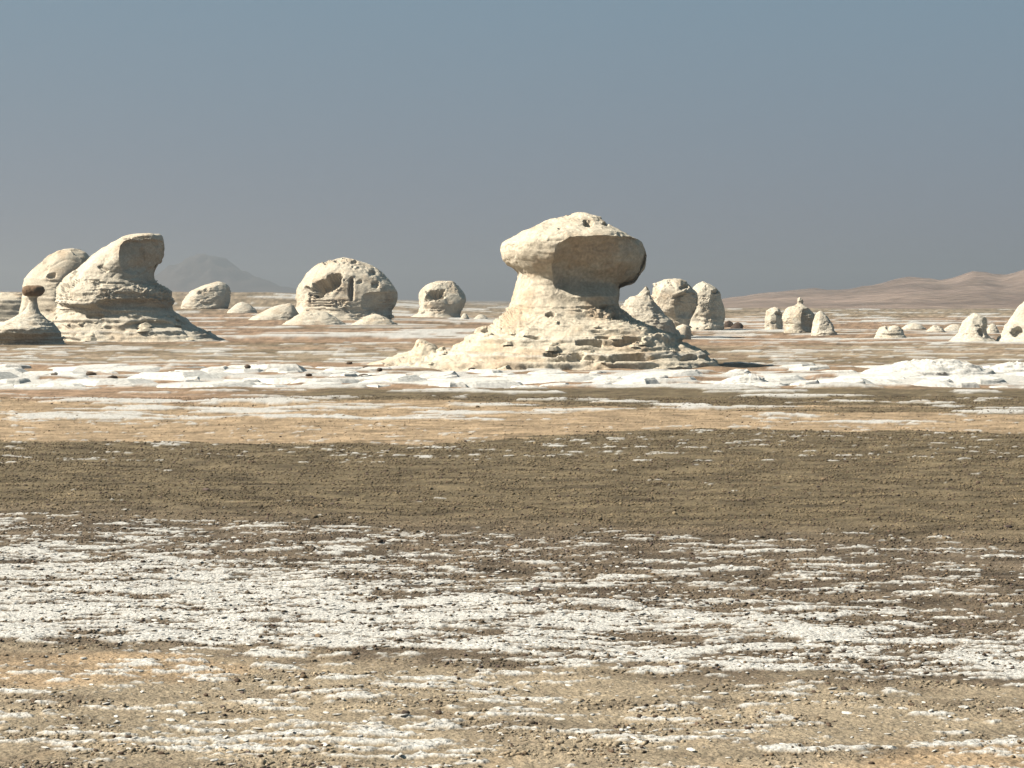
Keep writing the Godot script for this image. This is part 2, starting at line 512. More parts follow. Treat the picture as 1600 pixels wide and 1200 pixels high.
func stone_mesh(sd: int, tint := Color.WHITE) -> ArrayMesh:
	var rng := RandomNumberGenerator.new()
	rng.seed = sd
	var rows := 6
	var segs := 8
	var v := PackedVector3Array(); var col := PackedColorArray()
	for i in rows:
		var ph := PI * (float(i) / (rows - 1)) - PI / 2.0
		for j in segs:
			var th := TAU * (j + 0.5 * (i % 2)) / segs
			var d := Vector3(cos(ph) * cos(th), sin(ph), cos(ph) * sin(th))
			var r := 0.5 * (1.0 + 0.55 * n_rock.get_noise_3dv(d * 1.6 + Vector3(sd * 7.0, 0, 0)))
			v.append(d * r * Vector3(1, 0.72, 0.9))
			col.append(tint)
	var nor := grid_normals(v, rows, segs)
	var me := rock_mesh(v, nor, col, 0, rows - 1, segs)
	me.surface_set_material(0, m_stone)
	return me

func scatter(called: String, label: String, mesh: ArrayMesh, places: Array) -> void:
	var mm := MultiMesh.new()
	mm.transform_format = MultiMesh.TRANSFORM_3D
	mm.use_colors = true
	mm.mesh = mesh
	mm.instance_count = places.size()
	for i in places.size():
		mm.set_instance_transform(i, places[i][0])
		mm.set_instance_color(i, places[i][1])
	var o := MultiMeshInstance3D.new()
	o.name = numbered(called)
	o.multimesh = mm
	add_child(o)
	tag(o, label, "gravel", "", "stuff")

func turned(rng: RandomNumberGenerator, sx: float, sy: float, sz: float) -> Basis:
	return Basis(Vector3.UP, rng.randf() * TAU) * Basis(Vector3.RIGHT, rng.randf_range(-0.4, 0.4)) * Basis.from_scale(Vector3(sx, sy, sz))

# ---------------------------------------------------------------- the scene
func _ready() -> void:
	var cam := Camera3D.new()
	cam.name = "camera"
	cam.fov = 19.66
	cam.far = 9000.0
	cam.near = 0.1
	cam.position = Vector3(0, EYE, 0)
	cam.rotation_degrees = Vector3(-2.181, 0, 0)
	add_child(cam)
	cam.current = true

	var env := Environment.new()
	env.background_mode = Environment.BG_SKY
	var sm := ProceduralSkyMaterial.new()
	sm.sky_top_color = Color(0.245, 0.342, 0.395)
	sm.sky_horizon_color = Color(0.314, 0.312, 0.334)
	sm.sky_curve = 0.085
	sm.ground_bottom_color = Color(0.33, 0.28, 0.22)
	sm.ground_horizon_color = Color(0.335, 0.33, 0.34)
	sm.sun_angle_max = 1.0
	var sky := Sky.new()
	sky.sky_material = sm
	env.sky = sky
	env.tonemap_mode = Environment.TONE_MAPPER_LINEAR
	env.tonemap_exposure = 3.2
	env.volumetric_fog_enabled = true     # dust in the air: thin, and scattering mostly forward
	env.volumetric_fog_density = 0.00054
	env.volumetric_fog_albedo = Color(0.9, 0.9, 0.9)
	env.volumetric_fog_anisotropy = 0.75
	env.sdfgi_enabled = true
	env.ssao_enabled = true
	env.ssil_enabled = true
	var we := WorldEnvironment.new()
	we.name = "world_environment"
	we.environment = env
	add_child(we)

	var sun := DirectionalLight3D.new()
	sun.name = "sun"
	sun.light_energy = 1.6
	sun.light_color = Color(1.0, 0.955, 0.885)
	sun.light_angular_distance = 0.53
	sun.shadow_enabled = true
	var el := deg_to_rad(41.0)
	var az := deg_to_rad(12.0)
	var to_sun := Vector3(-cos(el) * cos(az), sin(el), cos(el) * sin(az))
	add_child(sun)
	sun.look_at_from_position(to_sun * 50.0, Vector3.ZERO)

	noise(n_patch, 11, 1.0 / 0.6, 5)
	n_patch.fractal_gain = 0.62
	noise(n_mid, 12, 1.0 / 2.2, 3)
	noise(n_wide, 13, 1.0 / 11.0, 3)
	noise(n_fine, 14, 1.0 / 0.07, 2)
	noise(n_rock, 15, 1.0, 4)
	noise(n_bed, 16, 0.05, 2)
	noise(n_cell, 17, 1.0, 1, FastNoiseLite.TYPE_CELLULAR)
	noise(n_block, 18, 1.0, 1, FastNoiseLite.TYPE_CELLULAR)
	n_block.cellular_return_type = FastNoiseLite.RETURN_CELL_VALUE
	n_cell.cellular_return_type = FastNoiseLite.RETURN_DISTANCE
	n_cell.cellular_jitter = 1.0

	m_rock = matter(speckle(21, 0.02, 5, 0.72, 1.0), bumps(22, 0.03, 5, 6.0), 1.4, 0.7)
	m_ground = matter(speckle(23, 0.05, 4, 0.66, 1.0), bumps(24, 0.06, 4, 6.0), 1.1, 0.8)
	m_stone = matter(speckle(25, 0.05, 3, 0.7, 1.0, 256), null, 0.2, 0.0, 0.8)
	m_hill = matter(speckle(26, 0.02, 5, 0.6, 1.0), null, 90.0, 0.0)

	lay_ground()
	print("ground ", Time.get_ticks_msec())
	hill("far_hill", "dim blue grey peak far beyond the plain", -900.0, -150.0, -2750.0, -3650.0, far_hill, Color(0.102, 0.084, 0.075))
	hill("sand_hills", "long pinkish brown hills rising from the far plain", 30.0, 900.0, -450.0, -1600.0, sand_hills, Color(0.20, 0.152, 0.125))

	for spec in rocks():
		build_rock(spec)
	print("rocks ", Time.get_ticks_msec())
	lay_rubble()
	lay_slabs()
	lay_gravel()
	print("gravel ", Time.get_ticks_msec())

func lay_slabs() -> void:
	var rng := RandomNumberGenerator.new()
	rng.seed = 5
	var made := 0
	var placed := []
	for k in 1500:
		if made >= 170: break
		var far := lerpf(55.8, 71.0, pow(rng.randf(), 1.9))
		var x := rng.randf_range(-0.25, 0.25) * far
		if far > 66.0 and x > -4.0 and x < 8.0: continue
		if absf(x - 9.5) < 2.6 and absf(far - 64.0) < 3.0: continue
		var wide := rng.randf_range(0.5, 1.3) + 1.8 * pow(rng.randf(), 3.0)
		var ok := true
		for q in placed:
			if absf(q.x - x) < (q.z + wide) * 0.36 and absf(q.y - far) < 0.7: ok = false
		if not ok: continue
		placed.append(Vector3(x, far, wide))
		var o := MeshInstance3D.new()
		o.name = numbered("chalk_slab")
		var tall := rng.randf_range(0.045, 0.13) * (0.7 + wide * 0.25)
		o.mesh = slab_mesh(rng, wide, wide * rng.randf_range(0.5, 0.9), tall, CHALK)
		o.position = Vector3(x, ground_height(x, far) - 0.03, -far)
		o.rotation.y = rng.randf_range(-0.6, 0.6)
		add_child(o)
		var where := "before the mushroom rock"
		if x < -13.0: where = "before the little mushroom rock"
		elif x < -8.0: where = "before the hooked ridge rock"
		elif x < -3.5: where = "between the ridge rock and the ochre block"
		elif x < -0.5: where = "before the ochre block"
		elif x > 12.0: where = "before the two white rocks"
		elif x > 7.0: where = "along the wide crumpled hummock"
		elif x > 4.5: where = "by the small white hummock"
		var look := "small" if wide < 0.8 else "medium" if wide < 1.3 else "broad"
		var lie := "steeply tipped" if tall > 0.1 else "slightly tipped" if tall > 0.07 else "flat lying"
		tag(o, "%s %s white chalk slab %s" % [look, lie, where], "chalk slab", "white chalk slabs of the broken crust", "thing")
		made += 1
	# dark stones lying among the slabs
	var dark := stone_mesh(77, Color(0.066, 0.048, 0.039))
	for k in 12:
		var far := rng.randf_range(58.0, 74.0)
		var x := rng.randf_range(-0.23, 0.0) * far
		var o := MeshInstance3D.new()
		o.name = numbered("dark_stone")
		o.mesh = dark
		var s := rng.randf_range(0.12, 0.26)
		o.transform = Transform3D(turned(rng, s * 1.5, s * 0.8, s), Vector3(x, ground_height(x, far) + s * 0.25, -far))
		add_child(o)
		tag(o, "dark iron stone lying among the white chalk slabs", "stone", "dark stones among the chalk slabs")

func lay_gravel() -> void:
	var rng := RandomNumberGenerator.new()
	rng.seed = 9
	var meshes := [stone_mesh(1), stone_mesh(2), stone_mesh(3)]
	var lots := [[], [], []]
	var tints := [Color(0.057, 0.040, 0.030), Color(0.090, 0.063, 0.045), Color(0.126, 0.093, 0.060), Color(0.072, 0.054, 0.048), Color(0.180, 0.132, 0.084)]
	for k in 680000:
		var far := sqrt(lerpf(9.0 * 9.0, 50.0 * 50.0, pow(rng.randf(), 2.1)))
		var x := rng.randf_range(-0.4, 0.4) * far
		var sand := sand_at(x, far)
		if rng.randf() < sand * 0.93: continue
		var w := white_at(x, far)
		if rng.randf() < w * 0.9: continue
		var heap := n_patch.get_noise_2d(x * 0.5 + 7.0, far * 0.9 + 210.0)
		if rng.randf() < (0.86 if far < 13.5 - 0.28 * x else 0.42) - heap * 1.6: continue
		var s := 0.0035 + 0.022 * pow(rng.randf(), 5.0) + 0.0003 * far
		if rng.randf() < 0.008: s *= 1.9
		var y := relief(x, far, w) + s * 0.12
		var t: Color = tints[rng.randi() % 4] if rng.randf() < 0.16 + 0.45 * w else soil(x, far)
		lots[k % 3].append([Transform3D(turned(rng, s * rng.randf_range(0.8, 1.7), s, s), Vector3(x, y, -far)), t * rng.randf_range(0.7, 1.3)])
	for i in 3:
		scatter("gravel", ["dark brown angular gravel strewn over the desert floor", "brown rounded gravel strewn over the desert floor", "mixed tan and brown gravel strewn over the desert floor"][i], meshes[i], lots[i])
	# pale chips of chalk on and around the white crust
	var chips := []
	for k in 58000:
		var far := sqrt(lerpf(9.0 * 9.0, 26.0 * 26.0, rng.randf()))
		var x := rng.randf_range(-0.4, 0.4) * far
		var share := white_share(x, far)
		if rng.randf() > share * 1.2: continue
		var s := 0.008 + 0.03 * pow(rng.randf(), 3.0)
		var w := white_at(x, far)
		chips.append([Transform3D(turned(rng, s * 1.6, s * 0.45, s), Vector3(x, relief(x, far, w) + s * 0.1, -far)), CHALK * rng.randf_range(0.8, 1.02)])
	scatter("chalk_chips", "small white chalk chips scattered over the crust", meshes[1], chips)

	# the larger stones that can be told apart
	var picks := [stone_mesh(5, Color(0.05, 0.036, 0.03)), stone_mesh(6, Color(0.06, 0.045, 0.035)), stone_mesh(8, Color(0.075, 0.055, 0.042))]
	for k in 48:
		var far := rng.randf_range(10.4, 19.0)
		var x := rng.randf_range(-0.23, 0.23) * far
		var s := rng.randf_range(0.016, 0.038)
		var o := MeshInstance3D.new()
		o.name = numbered("dark_stone")
		o.mesh = picks[k % 3]
		o.transform = Transform3D(turned(rng, s * 1.35, s, s * 1.1), Vector3(x, ground_height(x, far) + s * 0.15, -far))
		add_child(o)
		var on := "white chalk crust" if white_at(x, far) > 0.5 else "tan sand" if sand_at(x, far) > 0.5 else "brown gravel"
		tag(o, "%s dark stone lying on %s" % ["blunt" if s > 0.027 else "small", on], "stone", "dark stones strewn over the desert floor", "thing")

func rocks() -> Array:
	return [
	{at = Vector3(1.69, 0.00, -73.00), name = "mushroom_rock", label = "tall cream mushroom rock with broad overhanging cap on a layered mound", category = "rock formation", segs = 420, rings = 340, p = 2.15, p_low = 2.9, chops = 0, polish = [1.9, 4.0], s = 1.5, strata = 0.8, strata_top = 1.6, rough = 1.0, tone = 0.55, scoops = [[1.31, 3.25, 1.69, 0.95, 0.72]], parts = [["layered_mound", 7], ["neck", 10], ["cap", 21]], dents = [[0.78, 4.64, 0.11, 0.17, 1.40, 0.19], [1.33, 4.62, 0.11, 0.08, 0.00, 0.13], [-0.17, 4.43, 0.06, 0.04, 0.35, 0.08], [-1.03, 1.02, 0.21, 0.05, 0.00, 0.21], [1.18, 1.02, 0.21, 0.05, 0.03, 0.21], [0.74, 0.85, 0.42, 0.08, 0.00, 0.29], [2.00, 0.89, 0.42, 0.08, 0.14, 0.29], [-0.06, 0.47, 0.55, 0.09, 0.00, 0.32], [2.04, 0.35, 0.55, 0.09, 0.03, 0.32], [3.90, 0.35, 0.27, 0.07, 0.00, 0.25], [0.00, 0.01, 0.19, 0.08, 0.00, 0.29], [0.74, -0.03, 0.38, 0.09, 0.00, 0.32], [1.41, -0.05, 0.21, 0.08, 0.00, 0.29], [2.21, -0.08, 0.27, 0.07, 0.00, 0.25], [2.78, -0.14, 0.29, 0.06, 0.00, 0.25], [-1.14, 0.05, 0.15, 0.06, 0.00, 0.21], [1.26, 1.95, 0.13, 0.06, 0.09, 0.17], [-0.48, 1.69, 0.15, 0.06, 0.00, 0.17], [1.62, 1.63, 0.11, 0.09, 0.00, 0.19], [2.57, 1.76, 0.17, 0.06, 0.17, 0.19], [4.42, -0.01, 0.15, 0.09, 0.00, 0.19]],
		levels = [[-6.53, -0.71, 6.00, -0.71, 5.27, -0.71, 4.95, -0.71], [-6.11, -0.10, 5.48, -0.24, 4.97, -0.24, 4.63, -0.05], [-5.06, 0.24, 5.06, 0.05, 4.68, 0.05, 4.11, 0.26], [-3.83, 0.56, 4.55, 0.41, 4.00, 0.45, 3.62, 0.58], [-2.99, 0.96, 3.83, 0.83, 3.50, 0.87, 3.05, 0.94], [-2.36, 1.36, 2.99, 1.23, 2.95, 1.29, 2.49, 1.36], [-1.94, 1.72, 2.21, 1.61, 2.36, 1.65, 2.06, 1.69], [-1.71, 2.09, 1.83, 1.95, 2.06, 2.05, 1.85, 2.07], [-1.56, 2.54, 1.81, 2.33, 1.94, 2.47, 1.73, 2.45], [-1.47, 2.96, 1.83, 2.58, 1.90, 2.79, 1.69, 2.79], [-1.60, 3.25, 2.02, 2.68, 2.06, 3.04, 1.90, 3.04], [-1.88, 3.42, 2.36, 2.79, 2.32, 3.32, 2.28, 3.30], [-2.02, 3.67, 2.59, 3.11, 2.65, 3.67, 2.57, 3.59], [-2.02, 3.95, 2.70, 3.55, 2.74, 4.03, 2.70, 3.89], [-1.85, 4.12, 2.55, 4.01, 2.65, 4.22, 2.53, 4.18], [-1.39, 4.35, 2.21, 4.24, 2.06, 4.48, 2.06, 4.45], [-0.74, 4.62, 1.60, 4.56, 1.39, 4.73, 1.39, 4.71], [-0.40, 4.81, 1.37, 4.81, 0.88, 4.88, 0.88, 4.85], [-0.13, 4.92, 1.18, 4.92, 0.57, 4.94, 0.57, 4.94], [0.21, 4.98, 0.93, 4.98, 0.25, 4.99, 0.25, 4.98], [0.55, 5.00, 0.55, 5.00, 0.00, 5.00, -0.00, 5.00]]},
	{at = Vector3(-21.30, 0.00, -122.00), name = "ridge_rock", label = "broad cream rock rising to a blunt hooked head over a bedded foot", category = "rock formation", segs = 300, rings = 210, p = 1.9, p_low = 2.7, chops = 5, s = 2.0, strata = 0.5, strata_top = 2.6, rough = 1.0, tone = 0.35, scoops = [[1.34, 4.49, 1.13, 0.95, 0.56], [1.16, 1.92, 2.04, 0.28, 0.42]], parts = [["layered_mound", 3], ["ledge", 6], ["head", 14]], dents = [[-2.78, 2.83, 0.18, 0.39, 1.22, 0.28], [-1.06, 1.28, 0.42, 0.14, 0.05, 0.25], [-0.70, 3.85, 0.32, 0.09, -0.44, 0.14], [0.95, 5.51, 0.70, 0.06, 0.07, 0.18], [1.23, 4.59, 0.11, 0.35, 0.17, 0.11]],
		levels = [[-3.63, -0.34, 6.69, -0.76, 4.93, -0.90, 4.23, -0.51], [-3.91, 0.37, 5.53, -0.23, 4.51, -0.23, 3.87, 0.19], [-3.73, 1.18, 3.87, 0.72, 3.80, 0.65, 3.45, 0.90], [-3.59, 1.85, 2.64, 1.57, 3.24, 1.43, 3.10, 1.60], [-3.59, 2.34, 2.61, 2.13, 3.52, 1.99, 3.03, 2.13], [-3.49, 2.83, 2.39, 2.62, 3.38, 2.55, 2.82, 2.66], [-3.13, 3.29, 1.76, 3.15, 2.96, 3.12, 2.32, 3.12], [-2.50, 3.85, 1.62, 3.64, 2.75, 3.61, 2.11, 3.61], [-2.08, 4.31, 1.83, 4.10, 2.68, 4.10, 2.04, 4.10], [-1.58, 4.74, 2.08, 4.59, 2.61, 4.59, 1.97, 4.59], [-1.02, 5.16, 2.11, 5.16, 2.32, 5.16, 1.76, 5.12], [-0.39, 5.47, 2.04, 5.62, 1.76, 5.54, 1.34, 5.47], [0.32, 5.66, 1.94, 5.74, 1.13, 5.69, 0.85, 5.65], [1.02, 5.74, 1.80, 5.77, 0.42, 5.74, 0.35, 5.72], [1.48, 5.78, 1.48, 5.78, 0.00, 5.78, -0.00, 5.78]]},
	{at = Vector3(-32.32, 0.01, -160.00), name = "boulder", label = "smooth pale dome of rock behind the hooked ridge rock", category = "rock formation", segs = 180, rings = 110, p = 2.0, chops = 4, s = 2.4, strata = 0.2, strata_top = 3.0, rough = 0.6, tone = 0.5, dents = [[-0.37, 3.86, 0.32, 0.18, 0.17, 0.28]],
		levels = [[-3.69, -0.44, 3.32, -0.44, 3.23, -0.44, 3.23, -0.44], [-3.23, 0.49, 3.05, 0.49, 3.05, 0.49, 3.05, 0.49], [-3.05, 1.64, 2.77, 1.64, 2.86, 1.64, 2.86, 1.64], [-2.96, 2.66, 2.59, 2.66, 2.77, 2.66, 2.77, 2.66], [-2.86, 3.44, 2.40, 3.44, 2.59, 3.44, 2.59, 3.44], [-2.40, 4.18, 2.22, 4.18, 2.22, 4.18, 2.22, 4.18], [-1.66, 4.87, 2.12, 4.87, 1.85, 4.87, 1.85, 4.87], [-0.74, 5.47, 1.75, 5.47, 1.29, 5.47, 1.29, 5.47], [0.00, 5.80, 1.29, 5.80, 0.69, 5.80, 0.69, 5.80], [0.60, 5.89, 0.60, 5.89, 0.00, 5.89, -0.00, 5.89]]},
	{at = Vector3(-42.18, 0.06, -185.00), name = "boulder", label = "low pale rounded rock behind the dark little mushroom rock", category = "rock formation", segs = 130, rings = 60, p = 2.3, s = 2.0, strata = 0.5, strata_top = 3.0, rough = 0.8, tone = 0.6, dents = [],
		levels = [[-4.81, -0.37, 3.47, -0.37, 3.20, -0.37, 3.20, -0.37], [-4.54, 0.43, 3.20, 0.43, 2.94, 0.43, 2.94, 0.43], [-4.27, 1.39, 2.88, 1.39, 2.67, 1.39, 2.67, 1.39], [-3.84, 2.03, 2.46, 2.03, 2.35, 2.03, 2.35, 2.03], [-3.10, 2.46, 1.82, 2.46, 1.60, 2.46, 1.60, 2.46], [-2.14, 2.62, 0.96, 2.62, 0.85, 2.62, 0.85, 2.62], [-0.64, 2.67, -0.64, 2.67, 0.00, 2.67, -0.00, 2.67]]},
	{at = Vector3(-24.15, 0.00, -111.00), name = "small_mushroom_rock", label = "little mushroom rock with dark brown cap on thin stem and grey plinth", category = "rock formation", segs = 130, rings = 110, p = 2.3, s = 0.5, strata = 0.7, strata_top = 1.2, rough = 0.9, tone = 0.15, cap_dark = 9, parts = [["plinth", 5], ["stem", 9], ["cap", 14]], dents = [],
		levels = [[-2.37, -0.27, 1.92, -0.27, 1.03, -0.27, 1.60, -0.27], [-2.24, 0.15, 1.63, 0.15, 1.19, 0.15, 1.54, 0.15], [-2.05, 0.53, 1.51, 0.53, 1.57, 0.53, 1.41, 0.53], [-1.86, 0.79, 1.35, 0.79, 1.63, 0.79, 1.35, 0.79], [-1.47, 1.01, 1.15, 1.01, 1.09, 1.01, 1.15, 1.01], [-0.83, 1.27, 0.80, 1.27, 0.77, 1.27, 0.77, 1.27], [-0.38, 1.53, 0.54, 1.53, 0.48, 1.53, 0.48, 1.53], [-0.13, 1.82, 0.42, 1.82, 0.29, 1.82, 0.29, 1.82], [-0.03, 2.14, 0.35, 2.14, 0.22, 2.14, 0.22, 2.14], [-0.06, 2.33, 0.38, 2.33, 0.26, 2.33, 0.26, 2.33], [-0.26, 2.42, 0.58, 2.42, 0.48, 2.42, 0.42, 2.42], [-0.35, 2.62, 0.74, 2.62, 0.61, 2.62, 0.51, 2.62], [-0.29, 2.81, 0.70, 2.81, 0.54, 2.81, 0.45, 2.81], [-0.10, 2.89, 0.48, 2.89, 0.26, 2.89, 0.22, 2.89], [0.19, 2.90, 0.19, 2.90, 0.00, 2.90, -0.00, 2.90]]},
	{at = Vector3(-40.86, 0.92, -296.80), name = "boulder", label = "wedge shaped pale boulder on the sand plain beyond the hooked ridge rock", category = "boulder", segs = 120, rings = 70, p = 2.0, chops = 7, s = 1.4, strata = 0.3, strata_top = 2.0, rough = 1.0, tone = 0.3, dents = [[-0.09, 2.40, 0.77, 0.26, 0.35, 0.34]],
		levels = [[-3.85, -0.94, 2.48, -0.94, 2.91, -0.94, 2.91, -0.94], [-3.51, -0.09, 2.66, -0.09, 3.08, -0.09, 3.08, -0.09], [-3.43, 0.60, 3.00, 0.60, 3.17, 0.60, 3.08, 0.60], [-3.17, 1.46, 3.34, 1.46, 3.08, 1.46, 2.91, 1.46], [-2.31, 2.23, 3.34, 2.23, 2.74, 2.23, 2.57, 2.23], [-0.94, 2.91, 3.08, 2.91, 2.14, 2.91, 2.06, 2.91], [0.43, 3.43, 2.48, 3.43, 1.20, 3.43, 1.20, 3.43], [1.63, 3.68, 1.63, 3.68, 0.00, 3.68, -0.00, 3.68]]},
	{at = Vector3(-16.55, 0.16, -220.57), name = "cave_boulder", label = "large domed boulder with a slanting hollow and pockmarked crown", category = "boulder", segs = 260, rings = 160, p = 1.95, chops = 8, s = 2.2, strata = 0.35, strata_top = 1.6, rough = 1.1, tone = 0.4, scoops = [[3.95, 1.66, 2.04, 1.08, 0.64]], parts = [["foot", 3], ["dome", 11]], dents = [[-1.72, 3.37, 1.72, 0.76, 0.56, 1.91], [0.83, 3.06, 0.23, 1.08, 0.00, 0.83], [-3.56, 3.06, 0.29, 0.32, 0.00, 0.64], [-1.85, 5.67, 0.19, 0.25, 1.05, 0.25], [-0.70, 5.79, 0.32, 0.13, 0.00, 0.19], [0.95, 5.67, 0.32, 0.19, 0.00, 0.25], [1.66, 3.76, 0.32, 0.19, 0.52, 0.19], [3.18, 3.50, 0.38, 0.38, 0.00, 0.32], [2.80, 4.58, 0.32, 0.25, 0.00, 0.25]],
		levels = [[-7.32, -1.02, 5.86, -1.02, 6.11, -1.02, 5.73, -1.02], [-6.49, -0.32, 4.97, -0.32, 5.60, -0.32, 5.35, -0.32], [-5.60, 0.25, 4.58, 0.25, 4.97, 0.25, 5.09, 0.25], [-5.03, 0.89, 4.65, 0.89, 4.46, 0.89, 4.97, 0.89], [-4.84, 1.66, 4.97, 1.66, 4.58, 1.66, 4.97, 1.66], [-5.03, 2.42, 5.22, 2.42, 4.77, 2.42, 4.97, 2.42], [-5.03, 3.12, 5.16, 3.12, 4.71, 3.12, 4.71, 3.12], [-4.71, 3.82, 4.52, 3.82, 4.20, 3.82, 4.20, 3.82], [-3.82, 4.58, 3.63, 4.58, 3.31, 4.58, 3.44, 4.58], [-2.80, 5.35, 2.55, 5.35, 2.29, 5.35, 2.42, 5.35], [-1.72, 5.86, 1.40, 5.86, 1.15, 5.86, 1.27, 5.86], [-0.25, 6.24, -0.25, 6.24, 0.00, 6.24, -0.00, 6.24]]},
	{at = Vector3(-8.17, 0.09, -252.62), name = "hollow_boulder", label = "small square boulder with a hollow face beside the large domed boulder", category = "boulder", segs = 150, rings = 90, p = 2.3, chops = 8, s = 1.4, strata = 0.2, strata_top = 1.0, rough = 1.0, tone = 0.35, dents = [[-0.51, 2.62, 1.09, 0.58, 0.09, 1.31], [-1.46, 1.97, 0.29, 0.36, 0.00, 0.36]],
		levels = [[-4.96, -0.80, 3.06, -0.80, 3.65, -0.80, 3.50, -0.80], [-3.94, -0.15, 2.48, -0.15, 3.21, -0.15, 3.21, -0.15], [-2.77, 0.44, 2.19, 0.44, 2.62, 0.44, 2.77, 0.44], [-2.33, 1.02, 2.48, 1.02, 2.41, 1.02, 2.62, 1.02], [-2.48, 1.82, 2.84, 1.82, 2.55, 1.82, 2.62, 1.82], [-2.48, 2.55, 2.84, 2.55, 2.55, 2.55, 2.48, 2.55], [-2.19, 3.21, 2.62, 3.21, 2.19, 3.21, 2.19, 3.21], [-1.53, 3.72, 2.11, 3.72, 1.46, 3.72, 1.46, 3.72], [-0.58, 4.08, 1.46, 4.08, 0.66, 4.08, 0.66, 4.08], [0.44, 4.23, 0.44, 4.23, 0.00, 4.23, -0.00, 4.23]]},
	{at = Vector3(7.32, 0.00, -122.00), name = "spiked_rock", label = "jagged low rock with a thin spike beside the mushroom rock", category = "rock formation", segs = 120, rings = 90, p = 2.0, chops = 6, s = 0.9, strata = 0.15, strata_top = 1.5, rough = 1.7, tone = 0.3, dents = [],
		levels = [[-1.87, -0.16, 2.11, -0.16, 1.58, -0.16, 1.58, -0.16], [-1.62, 0.55, 1.76, 0.55, 1.48, 0.55, 1.48, 0.55], [-1.48, 0.97, 1.48, 0.97, 1.34, 0.97, 1.34, 0.97], [-1.41, 1.35, 1.13, 1.35, 1.20, 1.35, 1.20, 1.35], [-1.34, 1.71, 0.81, 1.71, 0.99, 1.71, 0.99, 1.71], [-1.23, 1.99, 0.53, 1.99, 0.77, 1.99, 0.70, 1.99], [-0.95, 2.24, 0.35, 2.24, 0.49, 2.24, 0.46, 2.24], [-0.60, 2.41, 0.28, 2.41, 0.28, 2.41, 0.28, 2.41], [-0.28, 2.59, 0.24, 2.59, 0.16, 2.59, 0.16, 2.59], [-0.11, 2.78, 0.20, 2.78, 0.11, 2.78, 0.11, 2.78], [-0.04, 2.90, 0.14, 2.90, 0.06, 2.90, 0.06, 2.90], [0.07, 2.99, 0.07, 2.99, 0.00, 2.99, -0.00, 2.99]]},
	{at = Vector3(9.90, 0.00, -134.00), name = "balanced_boulder", label = "top heavy cream boulder narrowing to a small foot beside the spiked rock", category = "boulder", segs = 150, rings = 110, p = 2.1, chops = 9, s = 1.2, strata = 0.08, strata_top = 2.0, rough = 1.2, tone = 0.35, scoops = [[0.70, 1.81, 0.85, 0.77, 0.43]], dents = [[0.43, 2.93, 0.31, 0.12, 0.26, 0.19], [0.15, 2.43, 0.54, 0.10, 0.35, 0.15]],
		levels = [[-0.62, -0.58, 1.01, -0.58, 0.85, -0.58, 0.85, -0.58], [-0.46, -0.12, 0.85, -0.12, 0.77, -0.12, 0.85, -0.12], [-0.54, 0.34, 0.77, 0.34, 0.77, 0.34, 0.85, 0.34], [-0.73, 0.81, 0.81, 0.81, 0.85, 0.81, 0.93, 0.81], [-0.97, 1.23, 1.01, 1.23, 1.01, 1.23, 1.08, 1.23], [-1.35, 1.70, 1.24, 1.70, 1.28, 1.70, 1.31, 1.70], [-1.62, 2.16, 1.35, 2.16, 1.43, 2.16, 1.39, 2.16], [-1.66, 2.63, 1.31, 2.63, 1.39, 2.63, 1.35, 2.63], [-1.59, 2.93, 1.08, 2.93, 1.20, 2.93, 1.20, 2.93], [-1.24, 3.21, 0.70, 3.21, 0.85, 3.21, 0.85, 3.21], [-0.66, 3.40, 0.35, 3.40, 0.43, 3.40, 0.43, 3.40], [-0.12, 3.51, -0.12, 3.51, 0.00, 3.51, -0.00, 3.51]]},
	{at = Vector3(13.56, 0.00, -155.57), name = "upright_boulder", label = "upright cream boulder with ochre stain next to the top heavy boulder", category = "boulder", segs = 130, rings = 90, p = 2.0, chops = 8, s = 1.1, strata = 0.1, strata_top = 2.0, rough = 1.0, tone = 0.3, scoops = [[0.90, 1.57, 0.63, 1.21, 0.40]], dents = [[0.67, 2.74, 0.27, 0.13, 0.17, 0.22]],
		levels = [[-1.89, -0.67, 1.53, -0.67, 1.53, -0.67, 1.53, -0.67], [-1.57, -0.13, 1.30, -0.13, 1.35, -0.13, 1.44, -0.13], [-1.39, 0.40, 1.30, 0.40, 1.26, 0.40, 1.35, 0.40], [-1.17, 0.94, 1.39, 0.94, 1.21, 0.94, 1.35, 0.94], [-1.03, 1.48, 1.39, 1.48, 1.21, 1.48, 1.30, 1.48], [-0.99, 2.02, 1.35, 2.02, 1.21, 2.02, 1.21, 2.02], [-0.94, 2.51, 1.17, 2.51, 1.08, 2.51, 1.08, 2.51], [-0.85, 2.92, 0.76, 2.92, 0.81, 2.92, 0.81, 2.92], [-0.58, 3.23, 0.36, 3.23, 0.45, 3.23, 0.45, 3.23], [-0.13, 3.46, -0.13, 3.46, 0.00, 3.46, -0.00, 3.46]]},
	{at = Vector3(9.90, 0.00, -146.60), name = "loose_stone", label = "rough boulder wedged between the spiked rock and the top heavy boulder", category = "stone", segs = 36, rings = 22, p = 2.2, chops = 6, s = 0.5, strata = 0.1, strata_top = 0.3, rough = 1.3, tone = 0.4, dents = [],
		levels = [[-0.93, -0.25, 0.93, -0.25, 0.84, -0.25, 0.84, -0.25], [-0.93, 0.00, 0.93, 0.00, 0.93, 0.00, 0.93, 0.00], [-0.88, 0.65, 0.93, 0.65, 0.84, 0.65, 0.84, 0.65], [-0.47, 1.15, 0.65, 1.15, 0.56, 1.15, 0.56, 1.15], [0.04, 1.44, 0.04, 1.44, 0.00, 1.44, -0.00, 1.44]]},
	{at = Vector3(9.75, 0.00, -127.05), name = "loose_stone", label = "pale broken chunk lying at the foot of the top heavy boulder", category = "stone", segs = 36, rings = 22, p = 2.2, chops = 6, s = 0.5, strata = 0.1, strata_top = 0.3, rough = 1.3, tone = 0.4, dents = [],
